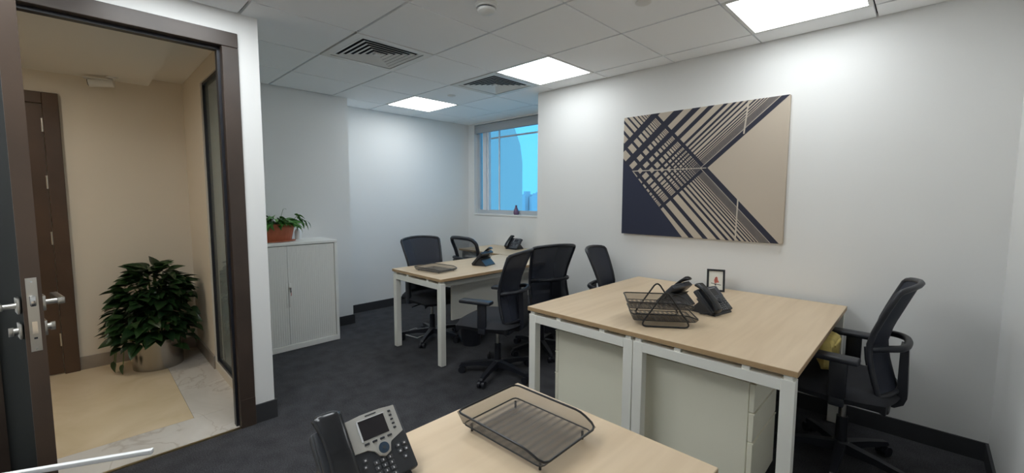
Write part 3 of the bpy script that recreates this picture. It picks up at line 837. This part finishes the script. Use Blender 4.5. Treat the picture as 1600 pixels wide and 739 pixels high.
# ------------------------------------------------------------------ letter trays
def tray_parts(t, lx, ly, z0, h, name_prefix=''):
    """tray with the low lip at +x; floor, back, sides of woven mesh and a wire rim"""
    fx, fy = lx / 2 - .012, ly / 2 - .012
    ox, oy = lx / 2, ly / 2
    b = B().quad((-fx, -fy, z0), (fx, -fy, z0), (fx, fy, z0), (-fx, fy, z0)); b.obj('tray_floor', 'tray_mesh_ribbed', t)
    cx = ox - .055
    b = B()
    b.quad((-fx, -fy, z0), (-fx, fy, z0), (-ox, oy, z0 + h), (-ox, -oy, z0 + h)).obj('tray_back', 'tray_mesh', t)
    for s in (-1, 1):
        b = B(); b.bm.faces.new([b.bm.verts.new(q) for q in ((-fx, s * fy, z0), (fx, s * fy, z0), (ox, s * (fy + .004), z0 + .014), (cx, s * oy, z0 + h), (-ox, s * oy, z0 + h))])
        b.obj('tray_side', 'tray_mesh', t)
    B().quad((fx, -fy, z0), (fx, fy, z0), (ox, fy + .004, z0 + .014), (ox, -fy - .004, z0 + .014)).obj('tray_lip', 'tray_mesh', t)
    rim = []
    def corner(c, a, b2, r=.018):
        c = Vector(c); da = (Vector(a) - c).normalized() * r; db = (Vector(b2) - c).normalized() * r
        return [c + da, c + da * .3 + db * .3, c + db]
    K = [(-ox, -oy, z0 + h), (cx, -oy, z0 + h), (ox, -fy - .004, z0 + .014), (ox, fy + .004, z0 + .014), (cx, oy, z0 + h), (-ox, oy, z0 + h)]
    for i, c in enumerate(K): rim += corner(c, K[i - 1], K[(i + 1) % 6])
    B().tube(rim, .0032, 8, closed=True).obj('rim_wire', 'black_wire', t)
    bot = []
    K = [(-fx, -fy, z0), (fx, -fy, z0), (fx, fy, z0), (-fx, fy, z0)]
    for i, c in enumerate(K): bot += corner(c, K[i - 1], K[(i + 1) % 4], .012)
    B().tube(bot, .002, 6, closed=True).obj('base_wire', 'black_wire', t)
def letter_tray(label, loc, rz, lx=.33, ly=.245, h=.048, z0=.010):
    t = thing('letter_tray', label, 'letter tray', loc, rz, 'black mesh letter trays')
    tray_parts(t, lx, ly, z0, h)
    for sx in (-1, 1):
        for sy in (-1, 1):
            B().cyl((sx * (lx / 2 - .03), sy * (ly / 2 - .03), 0), (sx * (lx / 2 - .03), sy * (ly / 2 - .03), z0), .0035, seg=8).obj('foot', 'black_plastic', t)
    return t
letter_tray('black mesh letter tray beside the silver bezel phone on the foreground desk', (.107, .130, ZD), math.radians(1), .310, .242, .036, .022)
letter_tray('low black mesh letter tray at the end of the desk by the cabinet', (-2.27, 1.525, ZD), math.radians(8), .32, .24, .028)

t = thing('tray_stack', 'two tier black mesh letter tray between triangular wire sides on the double desk', 'letter tray', (-.115, 1.445, ZD), math.radians(36))
tray_parts(t, .33, .225, .030, .035)
k0 = len(bpy.data.objects)
t2 = bpy.data.objects.new('upper_tray_holder', None)
def tier(parent, z, dx):
    before = set(bpy.data.objects)
    tray_parts(parent, .33, .225, z, .035)
    for o in set(bpy.data.objects) - before: o.location.x += dx
bpy.data.objects.remove(t2)
tier(t, .092, -.02)
for s in (-1, 1):
    y = s * .118
    K = [Vector((-.125, y, .005)), Vector((.125, y, .005)), Vector((.0, y, .195))]
    path = []
    for i, c in enumerate(K):
        a = (K[i - 1] - c).normalized() * .03; b2 = (K[(i + 1) % 3] - c).normalized() * .03
        path += [c + a, c + a * .55 + b2 * .12, c + a * .3 + b2 * .3, c + a * .12 + b2 * .55, c + b2]
    B().tube(path, .0045, 8, closed=True).obj('wire_triangle', 'black_wire', t)

# picture frame with a small bird picture
t = thing('picture_frame', 'small black framed bird picture standing on the double desk', 'picture frame', (-.165, 2.42, ZD), math.radians(22)); t.scale = (1.12, 1.12, 1.12)
T = Matrix.Rotation(math.radians(-10), 4, 'X')
f = B()
for q in ((-.052, .052, 0, .012), (-.052, .052, .128, .140), (-.052, -.040, .012, .128), (.040, .052, .012, .128)): f.box(q[0], q[1], -.008, .008, q[2], q[3], bev=.001, seg=1)
f.xf(T).obj('frame', 'black_gloss', t)
pic = B().box(-.040, .040, -.001, .004, .012, .128).xf(T).obj('picture', 'photo_paper', t)
B().prism([(-.010, .070), (-.004, .088), (.004, .094), (.010, .088), (.012, .074), (.020, .058), (.008, .056), (-.006, .050)], -.0018, -.001, 'y').xf(T).obj('bird', 'bird_red', pic)
B().prism([(-.028, .050), (.030, .040), (.030, .044), (-.026, .054)], -.0018, -.001, 'y').prism([(-.006, .050), (.004, .044), (.002, .036), (-.006, .040)], -.0018, -.001, 'y').xf(T).obj('branch', 'bird_dark', pic)
B().prism([(-.03, .009), (-.03, .100), (-.026, .100), (.03, .009)], 0, 0.002, 'x').xf(Matrix.Translation((0, .038, -.009))).obj('easel_back', 'black_plastic', t)

# ------------------------------------------------------------------ canvas print
CX0, CX1, CZ0, CZ1 = -1.010, .193, 1.094, 2.076
t = thing('canvas_print', 'large beige canvas with crossing dark navy line pattern on the wall', 'picture', (CX0, YW, CZ0))
W_, H_ = CX1 - CX0, CZ1 - CZ0
box(0, W_, -.032, -.002, 0, H_, bev=.002, seg=1).obj('canvas', 'canvas', t)
VM = .530; UK = .70
def clip(poly, a, b2, c):      # keep a*u + b*v <= c
    out = []
    for i in range(len(poly)):
        p, q = poly[i], poly[(i + 1) % len(poly)]
        dp = a * p[0] + b2 * p[1] - c; dq = a * q[0] + b2 * q[1] - c
        if dp <= 0: out.append(p)
        if (dp < 0 < dq) or (dq < 0 < dp):
            s = dp / (dp - dq); out.append((p[0] + (q[0] - p[0]) * s, p[1] + (q[1] - p[1]) * s))
    return out
def strips(lines, slope, lim, eps, name, material, extra=()):
    """lines: (u at the middle height, width along u); du = slope * dv from the middle"""
    b = B()
    for u0, wd in lines:
        poly = []
        for v in (-.1, H_ + .1):
            poly.append((u0 - wd / 2 + slope * (v - VM), v))
        poly += [(u0 + wd / 2 + slope * (H_ + .1 - VM), H_ + .1), (u0 + wd / 2 + slope * (-.1 - VM), -.1)]
        poly = [poly[0], poly[1], poly[2], poly[3]]
        for a, c, d in ((1, 0, W_), (-1, 0, 0), (0, 1, H_), (0, -1, 0)) + tuple(lim): poly = clip(poly, a, c, d)
        if len(poly) >= 3: b.quad(*[(p[0], -.032 - eps, p[1]) for p in poly])
    return b.obj(name, material, t, recalc=False)
SU = (W_ - UK) / (H_ - VM)            # up-right lines
SD = -(1.183 - UK) / VM               # down-right lines
tops = [(.282, .075), (.468, .078), (.604, .062), (.71, .045), (.811, .030), (.87, .024), (.915, .020), (.956, .017), (1.0, .015), (1.027, .012), (1.05, .011), (1.069, .009)]
tops += [(1.085 + .0075 * k, .0052) for k in range(9)] + [(1.178, .048)]
UL = [(u - SU * (H_ - VM), wd) for u, wd in tops]
bots = [(.60, .040), (.705, .038), (.80, .026), (.86, .022), (.905, .018), (.945, .016), (.980, .014), (1.008, .012), (1.03, .010), (1.05, .009)]
bots += [(1.066 + .0075 * k, .0052) for k in range(9)] + [(1.158, .050)]
DLn = [(u + SD * VM, wd) for u, wd in bots]
# below the middle the up-right family only runs left of K, and the other way round
tri = [(0, 0), (.528, 0), (.055, VM + .04), (.0, VM + .085)]
k1 = (.055 - .528) / (VM + .04)
B().quad(*[(p[0], -.0334, p[1]) for p in tri]).obj('navy_triangle', 'ink_navy', t, recalc=False)
strips(UL, SU, [(0, -1, -VM)], .0004, 'line_fan', 'ink')
strips(DLn, SD, [(0, 1, VM)], .0005, 'line_fan', 'ink')
gd = []; dd = .62
while dd > .05:
    gd.append((UK - dd, max(.0055, .075 * dd))); dd *= .80
gd.append((UK - .022, .036))
strips(gd + [(UK - .92, .045), (UK - .76, .045)], SD, [(0, -1, -VM)], .0006, 'line_grid', 'ink')
strips(gd, SU, [(0, 1, VM), (-1, k1, -.528)], .0006, 'line_grid', 'ink')
strips([(UK - .054, .005)], SU, [(0, -1, -VM)], .0009, 'light_line', 'ink_light')
strips([(UK - .052, .005)], SD, [(0, 1, VM)], .0009, 'light_line', 'ink_light')
B().quad(*[(p[0], -.0331, p[1]) for p in ((.08, VM - .004), (UK - .01, VM - .003), (UK - .01, VM + .003), (.08, VM + .004))]).obj('light_line', 'ink_light', t, recalc=False)
B().quad(*[(p[0], -.0331, p[1]) for p in ((.930, .755), (.940, .755), (.962, .978), (.952, .978))]).obj('light_line', 'ink_light', t, recalc=False)
B().quad(*[(p[0], -.0331, p[1]) for p in ((.906, .002), (.915, .002), (.921, .30), (.912, .30))]).obj('light_line', 'ink_light', t, recalc=False)

# wall socket
t = thing('wall_socket', 'white double socket plate low on the canvas wall behind the chair', 'socket', (.475, YW, .47))
box(-.043, .043, -.010, 0, -.043, .043, bev=.003).obj('plate', 'device_white', t)
for s in (-1, 1):
    box(s * .02 - .006, s * .02 + .006, -.012, -.009, .012, .028, bev=.001).obj('rocker_switch', 'white_plastic', t)
    B().box(s * .02 - .002, s * .02 + .002, -.0105, -.0095, -.01, -.002).box(s * .02 - .009, s * .02 - .005, -.0105, -.0095, -.022, -.018).box(s * .02 + .005, s * .02 + .009, -.0105, -.0095, -.022, -.018).obj('socket_hole', 'black_plastic', t)

# ------------------------------------------------------------------ tambour cabinet
KX1, KX0, KY0, KY1, KZ = -3.205, XC + .013, .125, 1.032, .99
t = thing('tambour_cabinet', 'light grey tambour door cabinet with a key in its lock, planter on top', 'cabinet', (0, 0, 0))
t.location = (KX0, (KY0 + KY1) / 2, 0)
D_, hw = KX1 - KX0, (KY1 - KY0) / 2
FR = .028
box(0, D_, -hw, hw, KZ - .025, KZ, bev=.003, seg=1).obj('top_panel', 'cabinet_grey', t)
box(0, D_, -hw, hw, .0, .05, bev=.003, seg=1).obj('plinth', 'cabinet_grey', t)
for s in (-1, 1): box(0, D_, min(s * hw, s * (hw - FR)), max(s * hw, s * (hw - FR)), .05, KZ - .025, bev=.002, seg=1).obj('side_panel', 'cabinet_grey', t)
box(0, .01, -hw + FR, hw - FR, .05, KZ - .025).obj('back_panel', 'cabinet_grey', t)
box(D_ - .03, D_ - .024, -hw + FR, hw - FR, .05, KZ - .025).obj('recess', 'cabinet_gap', t)
slw = (hw - FR - .006) / 22
for s in (-1, 1):
    b = B()
    for k in range(22):
        y0 = .0015 + k * slw; y1 = y0 + slw * .985
        a, c = sorted((s * y0, s * y1))
        b.box(D_ - .023, D_ - .012, a, c, .053, KZ - .031, bev=.0012, seg=1)
    d = b.obj('tambour_door', 'cabinet_grey', t)
    box(D_ - .012, D_ - .005, s * .004 if s > 0 else -.022, .022 if s > 0 else -.004, .40, .62, bev=.002).obj('grip_rail', 'cabinet_grey', d)
lk = B().cyl((D_ - .010, .012, .575), (D_ + .006, .012, .575), .011, seg=16).obj('lock', 'steel', t)
B().box(D_ + .006, D_ + .014, .0105, .0135, .558, .580).cyl((D_ + .014, .010, .550), (D_ + .014, .0135, .550), .011, seg=14).obj('key', 'phone_dark', lk)
B().tube(smooth_path([(D_ + .014, .012, .540), (D_ + .010, .016, .52), (D_ + .006, .014, .508)], 4), .003, 6).obj('key_tag', 'bird_red', lk)

# ------------------------------------------------------------------ plants
def leaf_mesh(name, L, Wd, material, droop=.25, tip=.5):
    b = B(); n = 7; rows = []
    for i in range(n):
        u = i / (n - 1); x = L * u
        wv = Wd * .5 * (math.sin(PI * min(1, u ** .62)) ** .9 if 0 < u < 1 else 0.0)
        z = -droop * L * u * u + .06 * L * math.sin(PI * u)
        rows.append([(x, -wv, z + .10 * wv), (x, 0, z - .12 * Wd * math.sin(PI * u)), (x, wv, z + .10 * wv)])
    for a, c in zip(rows, rows[1:]):
        va = [b.bm.verts.new(p) for p in a]; vc = [b.bm.verts.new(p) for p in c]
        b.bm.faces.new((va[0], vc[0], vc[1], va[1])); b.bm.faces.new((va[1], vc[1], vc[2], va[2]))
    bmesh.ops.remove_doubles(b.bm, verts=b.bm.verts[:], dist=1e-5)
    return b.mesh(name, material, ang=70)
def aim(o, p, d, roll):
    q = Vector(d).to_track_quat('X', 'Z')
    o.location = p; o.rotation_mode = 'QUATERNION'
    o.rotation_quaternion = q @ Matrix.Rotation(roll, 3, 'X').to_quaternion()

PX, PY = -3.640, -.315
t = thing('potted_plant', 'large bushy dark green plant in a round steel pot in the corridor', 'plant', (PX, PY, 0))
B().lathe([(.160, 0), (.165, .004), (.170, .235), (.172, .245), (.164, .245), (.160, .20)], seg=48, cap1=False).obj('pot', 'brushed_steel', t)
B().lathe([(.162, .20), (.02, .215)], seg=32).obj('soil', 'soil', t)
rnd = random.Random(11)
LM = [leaf_mesh('leaf', L_, w_, 'leaf_dark', dr_) for L_, w_, dr_ in ((.145, .095, .30), (.125, .088, .45), (.105, .078, .2))]
stems = B(); nl = 0
cands = []
while nl < 290:
    a = rnd.uniform(0, 2 * PI); ph = math.acos(rnd.uniform(-.55, 1))
    d = Vector((math.sin(ph) * math.cos(a), math.sin(ph) * math.sin(a), math.cos(ph)))
    rr = rnd.uniform(.62, 1.0) ** .5
    # body of the crown: wide, slightly pointed to the top
    p = Vector((d.x * .225 * rr, d.y * .245 * rr, .51 + d.z * .34 * rr))
    if d.z < .15: p.z -= rnd.uniform(0, .16); p.x *= 1.08; p.y *= 1.08
    if p.z > .66: q = 1 - .62 * (p.z - .66) / .24; p.x *= q; p.y *= q
    p.y = min(p.y, .235); p.x = max(p.x, -.21)
    out = Vector((d.x, d.y, max(-.45, d.z * .35) + rnd.uniform(-.30, .25))).normalized()
    out = (out + Vector((rnd.uniform(-.5, .5), rnd.uniform(-.5, .5), 0))).normalized()
    if PY + p.y + out.y * .16 > -.012: out.y = min(out.y, (-.012 - PY - p.y) / .16); out.x += .2
    if PX + p.x + out.x * .16 < XK + .055: out.x = max(out.x, (XK + .055 - PX - p.x) / .16)
    if out.length < .3: continue
    out.normalize()
    if PY + p.y + out.y * .16 > -.004 or PX + p.x + out.x * .16 < XK + .045: continue
    rad = math.hypot(p.x, p.y)
    if p.z < .25 and rad < .19: continue
    o = link('leaf', rnd.choice(LM), t); aim(o, p, out, rnd.uniform(-.6, .6))
    s = rnd.uniform(.72, 1.12); o.scale = (s, s, s); nl += 1
    if nl % 9 == 0:
        stems.tube(smooth_path([(p.x * .15, p.y * .15, .20), (p.x * .45, p.y * .45, .20 + (p.z - .20) * .6), tuple(p)], 3), .004, 5)
for k, (x, y) in enumerate(((-.02, -.24), (.02, -.235), (.10, -.20))):
    pts = [(x * .6, y * .6, .25), (x, y, .27), (x * 1.08, y * 1.08, .18), (x * 1.1, y * 1.12, .10)]
    stems.tube(smooth_path(pts, 3), .003, 5)
    o = link('leaf', LM[2], t); aim(o, pts[-1], (0.2, -.25, -1), .3); o.scale = (.8, .8, .8)
stems.obj('stems', 'stem_green', t)
inner = B()
for k in range(330):
    a = rnd.uniform(0, 2 * PI); ph = math.acos(rnd.uniform(-.7, 1)); q = rnd.uniform(.2, .9)
    p = Vector((math.sin(ph) * math.cos(a) * .20 * q, math.sin(ph) * math.sin(a) * .21 * q, .50 + .26 * math.cos(ph) * q))
    d = Vector((math.cos(a), math.sin(a), rnd.uniform(-.5, .5))).normalized(); sd = d.cross(Vector((0, 0, 1))).normalized()
    L_ = rnd.uniform(.08, .12); w_ = L_ * .34; up = sd.cross(d) * rnd.uniform(-.02, .03)
    if PX + p.x + d.x * L_ < XK + .012 or PY + p.y + d.y * L_ > -.012 or p.z < .27: continue
    inner.quad(p, p + d * L_ * .45 + sd * w_ + up, p + d * L_ + Vector((0, 0, -.03)), p + d * L_ * .45 - sd * w_ + up)
io = inner.obj('inner_foliage', 'leaf_dark', t, recalc=False); io['kind'] = 'stuff'

# trough planter on the cabinet
PX, PY, PZ = -3.40, .545, KZ
t = thing('planter', 'ribbed terracotta trough planter with trailing green leaves on the cabinet', 'plant', (PX, PY, PZ))
B().lathe([(.085, .0), (.092, .006), (.112, .128), (.118, .134), (.118, .165), (.108, .165), (.104, .12)], seg=84, sx=.82, sy=1.42, ribs=28, rib=.018, cap1=False).obj('trough', 'terracotta', t)
B().lathe([(.105, .135), (.01, .145)], seg=28, sx=.82, sy=1.42).obj('soil', 'soil', t)
B().lathe([(.100, -.0), (.125, .004), (.125, .012), (.10, .010)], seg=48, sx=.80, sy=1.36).obj('saucer', 'terracotta', t)
LF = [leaf_mesh('leaf', L_, w_, 'leaf_fresh', dr_) for L_, w_, dr_ in ((.10, .052, .4), (.085, .045, .6), (.12, .05, .7))]
rnd = random.Random(23); st = B()
for k in range(125):
    a = rnd.uniform(0, 2 * PI); rr = rnd.uniform(.1, 1) ** .5
    p = Vector((.085 * rr * math.cos(a), .155 * rr * math.sin(a), .158 + rnd.uniform(0, .095) * (1.15 - rr)))
    d = Vector((math.cos(a) * .8, math.sin(a), rnd.uniform(-.2, .55))).normalized()
    o = link('leaf', rnd.choice(LF), t); aim(o, p, d, rnd.uniform(-.7, .7)); s = rnd.uniform(.75, 1.1); o.scale = (s, s, s)
    if k % 3 == 0: st.tube([(p.x * .5, p.y * .5, .135), tuple(p)], .002, 5)
for y, z, dz in ((.21, .215, -.5), (.235, .195, -.7), (.25, .16, -.9), (.20, .14, -1), (.19, .24, -.2), (.275, .18, -.9)):
    st.tube(smooth_path([(.0, .10, .13), (.02, y * .8, .17 + z * .1), (.02, y, z)], 4), .002, 5)
    for q in range(2):
        o = link('leaf', LF[q], t); aim(o, (.02 + .01 * q, y - .03 * q, z + .012 * q), (.3 - .5 * q, .9, dz), rnd.uniform(-.5, .5)); o.scale = (.72,) * 3
st.tube(smooth_path([(0, .03, .13), (.0, .05, .22), (0.0, .075, .30)], 4), .0018, 5)
st.obj('stems', 'stem_green', t)
o = link('leaf', LF[1], t); aim(o, (0, .075, .30), (0, .9, .3), 0); o.scale = (.35,) * 3
t = thing('spray_bottle', 'small clear white bottle behind the terracotta planter on the cabinet', 'bottle', (-3.50, .775, KZ))
B().lathe([(.026, 0), (.030, .006), (.030, .075), (.022, .095), (.011, .105), (.011, .115)], seg=24).obj('bottle_body', 'white_plastic', t)
B().lathe([(.014, .115), (.014, .135), (.009, .138)], seg=18).obj('cap', 'alu', t)

# ------------------------------------------------------------------ small things on the floor by the far desk
t = thing('waste_bin', 'black waste bin under the desk by the cabinet', 'bin', (-2.18, 1.86, 0))
B().lathe([(.085, .0), (.09, .004), (.115, .27), (.118, .275), (.112, .275), (.086, .012)], seg=28, cap1=False).obj('bin_body', 'black_plastic', t)
B().lathe([(.080, .010), (.084, .012)], seg=28).obj('bin_floor', 'black_plastic', t)
B().tube([(.116 * math.cos(2 * PI * k / 28), .116 * math.sin(2 * PI * k / 28), .274) for k in range(28)], .005, 6, closed=True).obj('rim', 'black_gloss', t)
t = thing('floor_box', 'flat grey floor outlet box in the carpet under the desk by the cabinet', 'floor box', (-2.82, 1.66, 0), math.radians(10))
box(-.13, .13, -.11, .11, 0, .006, bev=.002, seg=1).obj('frame', 'steel', t)
box(-.115, .115, -.095, .095, .006, .009, bev=.001, seg=1).obj('lid', 'carpet', t)
# pedestal the trunking strip rests on, beyond the open door
e = p2
pedestal('white drawer pedestal beside the open door, trunking strip resting on it', (-1.144, -1.274, 0), 0)
